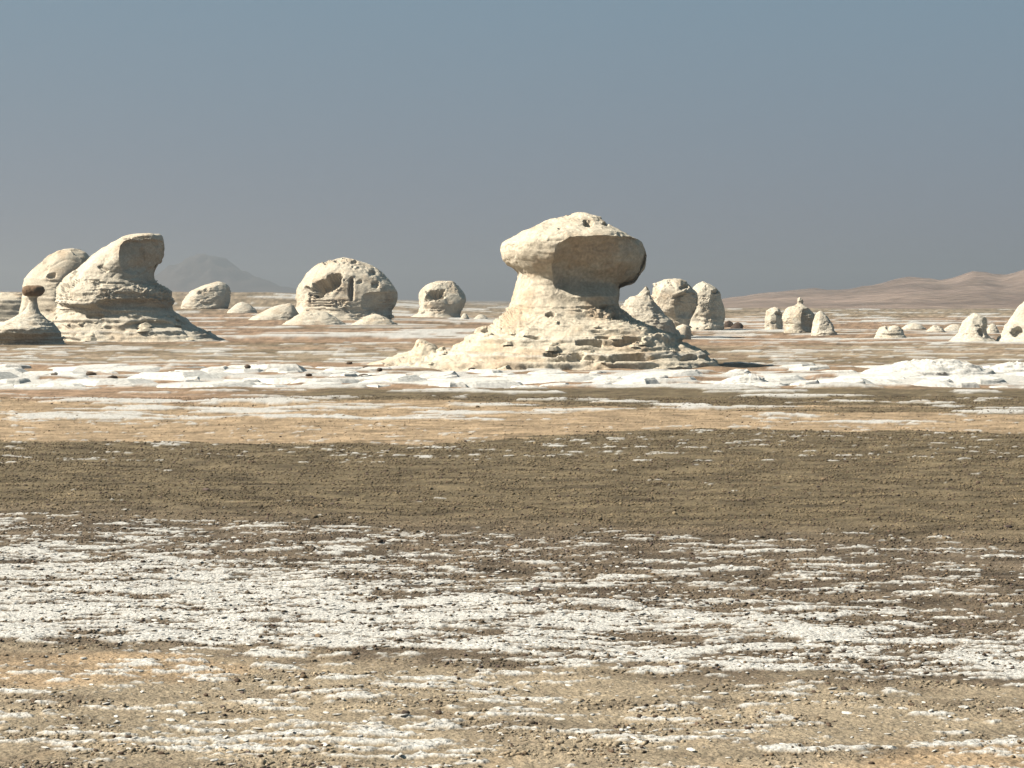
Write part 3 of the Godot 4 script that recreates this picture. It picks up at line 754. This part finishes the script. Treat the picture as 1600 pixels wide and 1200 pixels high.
		levels = [[-0.51, -0.22, 0.51, -0.22, 0.46, -0.22, 0.46, -0.22], [-0.51, 0.00, 0.51, 0.00, 0.51, 0.00, 0.51, 0.00], [-0.49, 0.36, 0.51, 0.36, 0.46, 0.36, 0.46, 0.36], [-0.26, 0.65, 0.36, 0.65, 0.31, 0.65, 0.31, 0.65], [0.04, 0.81, 0.04, 0.81, 0.00, 0.81, -0.00, 0.81]]},
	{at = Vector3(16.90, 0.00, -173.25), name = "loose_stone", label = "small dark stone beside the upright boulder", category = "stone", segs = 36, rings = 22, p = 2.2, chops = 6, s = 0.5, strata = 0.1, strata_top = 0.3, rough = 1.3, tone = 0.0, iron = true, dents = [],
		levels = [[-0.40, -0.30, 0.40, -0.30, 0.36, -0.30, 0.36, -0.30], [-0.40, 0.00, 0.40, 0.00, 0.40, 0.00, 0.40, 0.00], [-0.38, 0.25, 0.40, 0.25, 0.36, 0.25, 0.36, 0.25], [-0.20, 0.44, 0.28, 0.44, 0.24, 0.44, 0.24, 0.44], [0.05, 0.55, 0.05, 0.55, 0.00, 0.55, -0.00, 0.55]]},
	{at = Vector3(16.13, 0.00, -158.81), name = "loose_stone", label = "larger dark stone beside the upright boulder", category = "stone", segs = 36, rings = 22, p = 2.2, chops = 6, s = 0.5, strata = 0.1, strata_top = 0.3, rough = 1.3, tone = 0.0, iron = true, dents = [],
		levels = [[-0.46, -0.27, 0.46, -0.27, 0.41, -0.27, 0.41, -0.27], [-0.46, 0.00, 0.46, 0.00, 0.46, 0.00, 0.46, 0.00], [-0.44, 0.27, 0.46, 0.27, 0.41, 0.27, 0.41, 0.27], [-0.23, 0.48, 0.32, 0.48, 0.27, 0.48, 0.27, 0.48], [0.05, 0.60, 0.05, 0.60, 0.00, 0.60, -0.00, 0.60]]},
	{at = Vector3(18.32, 0.00, -155.57), name = "boulder", label = "knobbly small boulder on white crust next to the knob topped boulder", category = "boulder", segs = 90, rings = 60, p = 2.4, chops = 8, s = 0.7, strata = 0.08, strata_top = 0.8, rough = 1.3, tone = 0.35, scoops = [[0.49, 0.72, 0.31, 0.58, 0.18]], dents = [[0.22, 1.21, 0.13, 0.13, 0.00, 0.13], [0.00, 0.58, 0.18, 0.11, 0.00, 0.13]],
		levels = [[-0.67, -0.45, 0.72, -0.45, 0.67, -0.45, 0.67, -0.45], [-0.54, 0.00, 0.63, 0.00, 0.63, 0.00, 0.63, 0.00], [-0.67, 0.45, 0.67, 0.45, 0.63, 0.45, 0.63, 0.45], [-0.67, 0.90, 0.67, 0.90, 0.63, 0.90, 0.63, 0.90], [-0.54, 1.30, 0.58, 1.30, 0.54, 1.30, 0.54, 1.30], [-0.22, 1.53, 0.40, 1.53, 0.31, 1.53, 0.31, 1.53], [0.13, 1.66, 0.13, 1.66, 0.00, 1.66, -0.00, 1.66]]},
	{at = Vector3(19.00, 0.00, -146.60), name = "knob_topped_boulder", label = "rounded boulder with a small knob on top between two smaller boulders", category = "boulder", segs = 110, rings = 100, p = 2.1, chops = 8, s = 0.8, strata = 0.06, strata_top = 1.0, rough = 0.9, tone = 0.35, scoops = [[0.63, 0.85, 0.59, 0.76, 0.25]], parts = [["body", 6], ["knob", 10]], dents = [],
		levels = [[-1.14, -0.47, 0.97, -0.47, 1.10, -0.47, 1.10, -0.47], [-0.97, 0.00, 0.80, 0.00, 1.02, 0.00, 1.02, 0.00], [-1.02, 0.47, 0.93, 0.47, 1.02, 0.47, 1.02, 0.47], [-1.10, 0.93, 1.06, 0.93, 1.06, 0.93, 1.06, 0.93], [-1.06, 1.35, 0.89, 1.35, 0.93, 1.35, 0.93, 1.35], [-0.76, 1.65, 0.55, 1.65, 0.63, 1.65, 0.63, 1.65], [-0.34, 1.82, 0.34, 1.82, 0.34, 1.82, 0.34, 1.82], [-0.15, 1.95, 0.23, 1.95, 0.19, 1.95, 0.19, 1.95], [-0.15, 2.12, 0.25, 2.12, 0.19, 2.12, 0.19, 2.12], [-0.08, 2.24, 0.17, 2.24, 0.13, 2.24, 0.13, 2.24], [0.04, 2.33, 0.04, 2.33, 0.00, 2.33, -0.00, 2.33]]},
	{at = Vector3(19.52, 0.00, -138.60), name = "boulder", label = "pointed white boulder sloping down beside the knob topped boulder", category = "boulder", segs = 90, rings = 60, p = 2.3, chops = 8, s = 0.7, strata = 0.1, strata_top = 0.8, rough = 1.3, tone = 0.15, dents = [],
		levels = [[-0.96, -0.44, 1.12, -0.44, 0.88, -0.44, 0.88, -0.44], [-0.80, -0.04, 0.88, -0.04, 0.80, -0.04, 0.80, -0.04], [-0.76, 0.40, 0.64, 0.40, 0.72, 0.40, 0.72, 0.40], [-0.68, 0.84, 0.36, 0.84, 0.56, 0.84, 0.56, 0.84], [-0.56, 1.20, 0.12, 1.20, 0.36, 1.20, 0.36, 1.20], [-0.40, 1.40, -0.04, 1.40, 0.16, 1.40, 0.16, 1.40], [-0.24, 1.52, -0.24, 1.52, 0.00, 1.52, -0.00, 1.52]]},
	{at = Vector3(21.74, 0.00, -127.05), name = "boulder", label = "low flat boulder alone on the sand before the far white mounds", category = "boulder", segs = 80, rings = 45, p = 1.9, chops = 5, s = 0.7, strata = 0.3, strata_top = 0.5, rough = 1.4, tone = 0.2, dents = [[-0.22, 0.62, 0.15, 0.11, 1.05, 0.11]],
		levels = [[-1.06, -0.22, 0.99, -0.22, 0.88, -0.22, 0.88, -0.22], [-0.95, 0.04, 0.88, 0.04, 0.81, 0.04, 0.81, 0.04], [-0.88, 0.29, 0.73, 0.29, 0.70, 0.29, 0.70, 0.29], [-0.77, 0.51, 0.59, 0.51, 0.51, 0.51, 0.51, 0.51], [-0.40, 0.66, 0.37, 0.66, 0.26, 0.66, 0.26, 0.66], [0.11, 0.73, 0.11, 0.73, 0.00, 0.73, -0.00, 0.73]]},
	{at = Vector3(24.00, 0.00, -115.50), name = "white_rock", label = "small white rock with a split side on a spreading white foot", category = "rock formation", segs = 120, rings = 80, p = 1.8, chops = 6, s = 0.8, strata = 0.1, strata_top = 0.6, rough = 0.9, tone = 0.12, scoops = [[0.67, 0.80, 0.27, 0.47, 0.20]], dents = [[0.27, 0.47, 0.12, 0.20, 0.35, 0.13]],
		levels = [[-1.73, -0.33, 1.73, -0.33, 1.67, -0.33, 1.53, -0.33], [-1.40, -0.07, 1.40, -0.07, 1.47, -0.07, 1.33, -0.07], [-1.00, 0.17, 1.00, 0.17, 1.13, 0.17, 1.07, 0.17], [-0.77, 0.43, 0.73, 0.43, 0.83, 0.43, 0.87, 0.43], [-0.63, 0.77, 0.73, 0.77, 0.70, 0.77, 0.73, 0.77], [-0.47, 1.07, 0.73, 1.07, 0.60, 1.07, 0.63, 1.07], [-0.23, 1.27, 0.63, 1.27, 0.43, 1.27, 0.43, 1.27], [-0.07, 1.40, 0.33, 1.40, 0.20, 1.40, 0.20, 1.40], [0.07, 1.47, 0.07, 1.47, 0.00, 1.47, -0.00, 1.47]]},
	{at = Vector3(27.07, 0.00, -115.50), name = "white_rock", label = "larger white rock with a round hole low on its side", category = "rock formation", segs = 140, rings = 90, p = 1.9, chops = 6, s = 1.0, strata = 0.1, strata_top = 0.6, rough = 0.9, tone = 0.1, dents = [[-0.93, 0.53, 0.27, 0.20, 0.44, 0.33]],
		levels = [[-2.40, -0.37, 2.93, -0.37, 2.00, -0.37, 1.83, -0.37], [-2.00, -0.10, 2.60, -0.10, 1.80, -0.10, 1.67, -0.10], [-1.73, 0.17, 2.33, 0.17, 1.47, 0.17, 1.40, 0.17], [-1.53, 0.50, 2.00, 0.50, 1.20, 0.50, 1.20, 0.50], [-1.33, 0.87, 1.73, 0.87, 1.07, 0.87, 1.07, 0.87], [-1.03, 1.27, 1.33, 1.27, 0.90, 1.27, 0.90, 1.27], [-0.80, 1.63, 0.93, 1.63, 0.67, 1.63, 0.67, 1.63], [-0.57, 1.93, 0.53, 1.93, 0.40, 1.93, 0.40, 1.93], [-0.10, 2.17, -0.10, 2.17, 0.00, 2.17, -0.00, 2.17]]},
	{at = Vector3(-2.76, 0.00, -71.92), name = "broken_block", label = "ochre cream broken block at the foot of the mushroom rock mound", category = "boulder", segs = 100, rings = 60, p = 2.0, chops = 10, s = 0.55, strata = 0.15, strata_top = 0.3, rough = 1.3, tone = 0.6, dents = [],
		levels = [[-0.93, -0.17, 0.85, -0.17, 0.71, -0.17, 0.71, -0.17], [-0.73, -0.02, 0.66, -0.02, 0.68, -0.02, 0.66, -0.02], [-0.66, 0.23, 0.62, 0.23, 0.68, 0.23, 0.62, 0.23], [-0.60, 0.50, 0.52, 0.50, 0.62, 0.50, 0.58, 0.50], [-0.50, 0.71, 0.27, 0.71, 0.50, 0.71, 0.46, 0.71], [-0.39, 0.85, 0.02, 0.85, 0.27, 0.85, 0.27, 0.85], [-0.23, 0.91, -0.23, 0.91, 0.00, 0.91, -0.00, 0.91]]},
	{at = Vector3(11.97, 0.00, -64.06), name = "chalk_mound", label = "wide white chalk hummock with a crumpled crest on pink sand", category = "chalk mound", group = "low white chalk mounds", segs = 90, rings = 36, p = 2.2, s = 0.5, strata = 0.3, strata_top = 0.54, rough = 1.8, tone = 0.08, crust = true, dents = [],
		levels = [[-2.29, -0.29, 2.29, -0.29, 0.96, -0.29, 0.96, -0.29], [-2.08, 0.00, 2.08, 0.00, 0.92, 0.00, 0.92, 0.00], [-1.42, 0.20, 1.68, 0.20, 0.71, 0.20, 0.71, 0.20], [-0.67, 0.39, 1.08, 0.39, 0.41, 0.39, 0.41, 0.39], [-0.08, 0.47, 0.59, 0.47, 0.16, 0.47, 0.16, 0.47], [0.27, 0.50, 0.27, 0.50, 0.00, 0.50, -0.00, 0.50]]},
	{at = Vector3(5.86, 0.00, -56.89), name = "chalk_mound", label = "small white chalk hummock at the end of the mushroom mound", category = "chalk mound", group = "low white chalk mounds", segs = 90, rings = 36, p = 2.2, s = 0.35, strata = 0.3, strata_top = 0.36, rough = 1.5, tone = 0.08, crust = true, dents = [],
		levels = [[-0.88, -0.18, 0.88, -0.18, 0.42, -0.18, 0.42, -0.18], [-0.80, 0.00, 0.80, 0.00, 0.40, 0.00, 0.40, 0.00], [-0.50, 0.12, 0.69, 0.12, 0.31, 0.12, 0.31, 0.12], [-0.14, 0.23, 0.52, 0.23, 0.18, 0.23, 0.18, 0.23], [0.13, 0.28, 0.39, 0.28, 0.07, 0.28, 0.07, 0.28], [0.30, 0.30, 0.30, 0.30, 0.00, 0.30, -0.00, 0.30]]},
	{at = Vector3(15.13, 0.00, -66.87), name = "chalk_mound", label = "white chalk hummock next to the wide crumpled hummock", category = "chalk mound", group = "low white chalk mounds", segs = 90, rings = 36, p = 2.2, s = 0.4, strata = 0.3, strata_top = 0.34, rough = 1.5, tone = 0.08, crust = true, dents = [],
		levels = [[-1.19, -0.20, 1.19, -0.20, 0.57, -0.20, 0.57, -0.20], [-1.08, 0.00, 1.08, 0.00, 0.54, 0.00, 0.54, 0.00], [-0.75, 0.13, 0.87, 0.13, 0.42, 0.13, 0.42, 0.13], [-0.36, 0.26, 0.55, 0.26, 0.24, 0.26, 0.24, 0.26], [-0.06, 0.31, 0.29, 0.31, 0.10, 0.31, 0.10, 0.31], [0.12, 0.33, 0.12, 0.33, 0.00, 0.33, -0.00, 0.33]]},
	{at = Vector3(29.37, 0.00, -162.19), name = "chalk_mound", label = "pale cone shaped mound behind the low flat boulder", category = "chalk mound", group = "low white chalk mounds", segs = 90, rings = 36, p = 2.2, s = 0.5, strata = 0.3, strata_top = 0.22, rough = 0.7, tone = 0.08, dents = [],
		levels = [[-1.06, -0.35, 1.06, -0.35, 0.81, -0.35, 0.81, -0.35], [-0.96, 0.00, 0.96, 0.00, 0.77, 0.00, 0.77, 0.00], [-0.69, 0.21, 0.75, 0.21, 0.60, 0.21, 0.60, 0.21], [-0.38, 0.40, 0.43, 0.40, 0.35, 0.40, 0.35, 0.40], [-0.14, 0.49, 0.17, 0.49, 0.14, 0.49, 0.14, 0.49], [0.00, 0.51, 0.00, 0.51, 0.00, 0.51, -0.00, 0.51]]},
	{at = Vector3(28.56, 0.00, -149.47), name = "chalk_mound", label = "lumpy pale mound behind the small white split rock", category = "chalk mound", group = "low white chalk mounds", segs = 90, rings = 36, p = 2.2, s = 0.4, strata = 0.3, strata_top = 0.22, rough = 1.6, tone = 0.08, dents = [],
		levels = [[-0.76, -0.32, 0.76, -0.32, 0.58, -0.32, 0.58, -0.32], [-0.69, 0.00, 0.69, 0.00, 0.55, 0.00, 0.55, 0.00], [-0.50, 0.19, 0.54, 0.19, 0.43, 0.19, 0.43, 0.19], [-0.28, 0.37, 0.31, 0.37, 0.25, 0.37, 0.25, 0.37], [-0.10, 0.45, 0.12, 0.45, 0.10, 0.45, 0.10, 0.45], [0.00, 0.47, 0.00, 0.47, 0.00, 0.47, -0.00, 0.47]]},
	{at = Vector3(31.07, 0.00, -155.57), name = "chalk_mound", label = "long pale mound behind the small white split rock", category = "chalk mound", group = "low white chalk mounds", segs = 90, rings = 36, p = 2.2, s = 0.5, strata = 0.3, strata_top = 0.22, rough = 1.0, tone = 0.08, dents = [],
		levels = [[-0.99, -0.34, 0.99, -0.34, 0.57, -0.34, 0.57, -0.34], [-0.90, 0.00, 0.90, 0.00, 0.54, 0.00, 0.54, 0.00], [-0.65, 0.20, 0.70, 0.20, 0.42, 0.20, 0.42, 0.20], [-0.36, 0.39, 0.40, 0.39, 0.24, 0.39, 0.24, 0.39], [-0.13, 0.47, 0.16, 0.47, 0.10, 0.47, 0.10, 0.47], [0.00, 0.49, 0.00, 0.49, 0.00, 0.49, -0.00, 0.49]]},
	{at = Vector3(31.77, 0.00, -146.60), name = "chalk_mound", label = "tiny white mound between the two white rocks", category = "chalk mound", group = "low white chalk mounds", segs = 90, rings = 36, p = 2.2, s = 0.3, strata = 0.3, strata_top = 0.3, rough = 1.0, tone = 0.08, dents = [],
		levels = [[-0.51, -0.40, 0.51, -0.40, 0.39, -0.40, 0.39, -0.40], [-0.47, 0.00, 0.47, 0.00, 0.37, 0.00, 0.37, 0.00], [-0.34, 0.25, 0.36, 0.25, 0.29, 0.25, 0.29, 0.25], [-0.19, 0.50, 0.21, 0.50, 0.17, 0.50, 0.17, 0.50], [-0.07, 0.60, 0.08, 0.60, 0.07, 0.60, 0.07, 0.60], [0.00, 0.63, 0.00, 0.63, 0.00, 0.63, -0.00, 0.63]]},
	{at = Vector3(-23.14, 0.20, -216.15), name = "chalk_mound", label = "cream mound leaning on the large domed boulder", category = "chalk mound", group = "low white chalk mounds", segs = 90, rings = 36, p = 2.2, s = 0.9, strata = 0.3, strata_top = 0.52, rough = 1.0, tone = 0.3, dents = [],
		levels = [[-2.81, -0.94, 2.81, -0.94, 1.88, -0.94, 1.88, -0.94], [-2.56, 0.00, 2.56, 0.00, 1.79, 0.00, 1.79, 0.00], [-1.44, 0.65, 2.31, 0.65, 1.40, 0.65, 1.40, 0.65], [-0.16, 1.27, 1.94, 1.27, 0.81, 1.27, 0.81, 1.27], [0.84, 1.54, 1.64, 1.54, 0.32, 1.54, 0.32, 1.54], [1.43, 1.62, 1.43, 1.62, 0.00, 1.62, -0.00, 1.62]]},
	{at = Vector3(-32.87, 0.64, -270.19), name = "chalk_mound", label = "white mound between the wedge shaped boulder and the domed boulder", category = "chalk mound", group = "low white chalk mounds", segs = 90, rings = 36, p = 2.2, s = 0.8, strata = 0.3, strata_top = 0.32, rough = 1.0, tone = 0.08, dents = [],
		levels = [[-2.02, -0.78, 2.02, -0.78, 1.35, -0.78, 1.35, -0.78], [-1.83, 0.00, 1.83, 0.00, 1.28, 0.00, 1.28, 0.00], [-1.32, 0.50, 1.43, 0.50, 1.00, 0.50, 1.00, 0.50], [-0.73, 0.97, 0.82, 0.97, 0.58, 0.97, 0.58, 0.97], [-0.27, 1.19, 0.33, 1.19, 0.23, 1.19, 0.23, 1.19], [0.00, 1.25, 0.00, 1.25, 0.00, 1.25, -0.00, 1.25]]},
	{at = Vector3(-16.63, 0.05, -185.87), name = "chalk_mound", label = "broken pale apron below the slanting hollow of the domed boulder", category = "chalk mound", group = "low white chalk mounds", segs = 90, rings = 36, p = 2.2, s = 0.8, strata = 0.3, strata_top = 0.48, rough = 1.5, tone = 0.3, dents = [],
		levels = [[-2.95, -0.75, 2.95, -0.75, 1.69, -0.75, 1.69, -0.75], [-2.68, 0.00, 2.68, 0.00, 1.61, 0.00, 1.61, 0.00], [-1.93, 0.51, 2.09, 0.51, 1.26, 0.51, 1.26, 0.51], [-1.07, 1.00, 1.21, 1.00, 0.72, 1.00, 0.72, 1.00], [-0.40, 1.22, 0.48, 1.22, 0.29, 1.22, 0.29, 1.22], [0.00, 1.29, 0.00, 1.29, 0.00, 1.29, -0.00, 1.29]]},
	{at = Vector3(-11.38, 0.03, -183.42), name = "chalk_mound", label = "grey pitted apron below the steep end of the domed boulder", category = "chalk mound", group = "low white chalk mounds", segs = 90, rings = 36, p = 2.2, s = 0.8, strata = 0.3, strata_top = 0.36, rough = 1.6, tone = 0.4, dents = [],
		levels = [[-2.15, -0.58, 2.15, -0.58, 1.23, -0.58, 1.23, -0.58], [-1.96, 0.00, 1.96, 0.00, 1.18, 0.00, 1.18, 0.00], [-1.41, 0.38, 1.53, 0.38, 0.92, 0.38, 0.92, 0.38], [-0.78, 0.74, 0.88, 0.74, 0.53, 0.74, 0.53, 0.74], [-0.29, 0.91, 0.35, 0.91, 0.21, 0.91, 0.21, 0.91], [0.00, 0.95, 0.00, 0.95, 0.00, 0.95, -0.00, 0.95]]},
	{at = Vector3(-5.02, 0.03, -235.14), name = "loose_stone", label = "small white stone beside the square hollow boulder", category = "chalk mound", group = "white stones by the hollow boulder", segs = 90, rings = 36, p = 2.2, s = 0.4, strata = 0.3, strata_top = 0.22, rough = 1.0, tone = 0.08, dents = [],
		levels = [[-0.60, -0.51, 0.60, -0.51, 0.51, -0.51, 0.51, -0.51], [-0.54, 0.00, 0.54, 0.00, 0.49, 0.00, 0.49, 0.00], [-0.39, 0.30, 0.42, 0.30, 0.38, 0.30, 0.38, 0.30], [-0.22, 0.58, 0.24, 0.58, 0.22, 0.58, 0.22, 0.58], [-0.08, 0.71, 0.10, 0.71, 0.09, 0.71, 0.09, 0.71], [0.00, 0.75, 0.00, 0.75, 0.00, 0.75, -0.00, 0.75]]},
	{at = Vector3(-3.35, 0.01, -236.76), name = "loose_stone", label = "flat white stone beside the square hollow boulder", category = "chalk mound", group = "white stones by the hollow boulder", segs = 90, rings = 36, p = 2.2, s = 0.4, strata = 0.3, strata_top = 0.18, rough = 1.0, tone = 0.08, dents = [],
		levels = [[-0.98, -0.44, 0.98, -0.44, 0.75, -0.44, 0.75, -0.44], [-0.89, 0.00, 0.89, 0.00, 0.71, 0.00, 0.71, 0.00], [-0.64, 0.25, 0.69, 0.25, 0.55, 0.25, 0.55, 0.25], [-0.36, 0.48, 0.40, 0.48, 0.32, 0.48, 0.32, 0.48], [-0.13, 0.58, 0.16, 0.58, 0.13, 0.58, 0.13, 0.58], [0.00, 0.61, 0.00, 0.61, 0.00, 0.61, -0.00, 0.61]]},
	{at = Vector3(-3.42, 0.00, -74.00), name = "chalk_mound", label = "cream skirt of rubble spreading from the mushroom rock mound", category = "chalk mound", group = "low white chalk mounds", segs = 90, rings = 36, p = 2.2, s = 0.6, strata = 0.3, strata_top = 0.6, rough = 1.0, tone = 0.5, dents = [],
		levels = [[-1.88, -0.45, 1.88, -0.45, 1.08, -0.45, 1.08, -0.45], [-1.71, -0.09, 1.71, -0.09, 1.03, -0.09, 1.03, -0.09], [-0.93, 0.17, 1.57, 0.17, 0.80, 0.17, 0.80, 0.17], [-0.04, 0.41, 1.36, 0.41, 0.46, 0.41, 0.46, 0.41], [0.65, 0.52, 1.18, 0.52, 0.18, 0.52, 0.18, 0.52], [1.07, 0.56, 1.07, 0.56, 0.00, 0.56, -0.00, 0.56]]},
	{at = Vector3(-3.46, 0.00, -80.00), name = "chalk_mound", label = "pale ledge behind the ochre broken block", category = "chalk mound", group = "low white chalk mounds", segs = 90, rings = 36, p = 2.2, s = 0.5, strata = 0.3, strata_top = 0.28, rough = 1.0, tone = 0.3, dents = [],
		levels = [[-1.27, -0.18, 1.27, -0.18, 0.73, -0.18, 0.73, -0.18], [-1.15, 0.03, 1.15, 0.03, 0.69, 0.03, 0.69, 0.03], [-0.83, 0.16, 0.90, 0.16, 0.54, 0.16, 0.54, 0.16], [-0.46, 0.28, 0.52, 0.28, 0.31, 0.28, 0.31, 0.28], [-0.17, 0.34, 0.21, 0.34, 0.12, 0.34, 0.12, 0.34], [0.00, 0.35, 0.00, 0.35, 0.00, 0.35, -0.00, 0.35]]},
	]
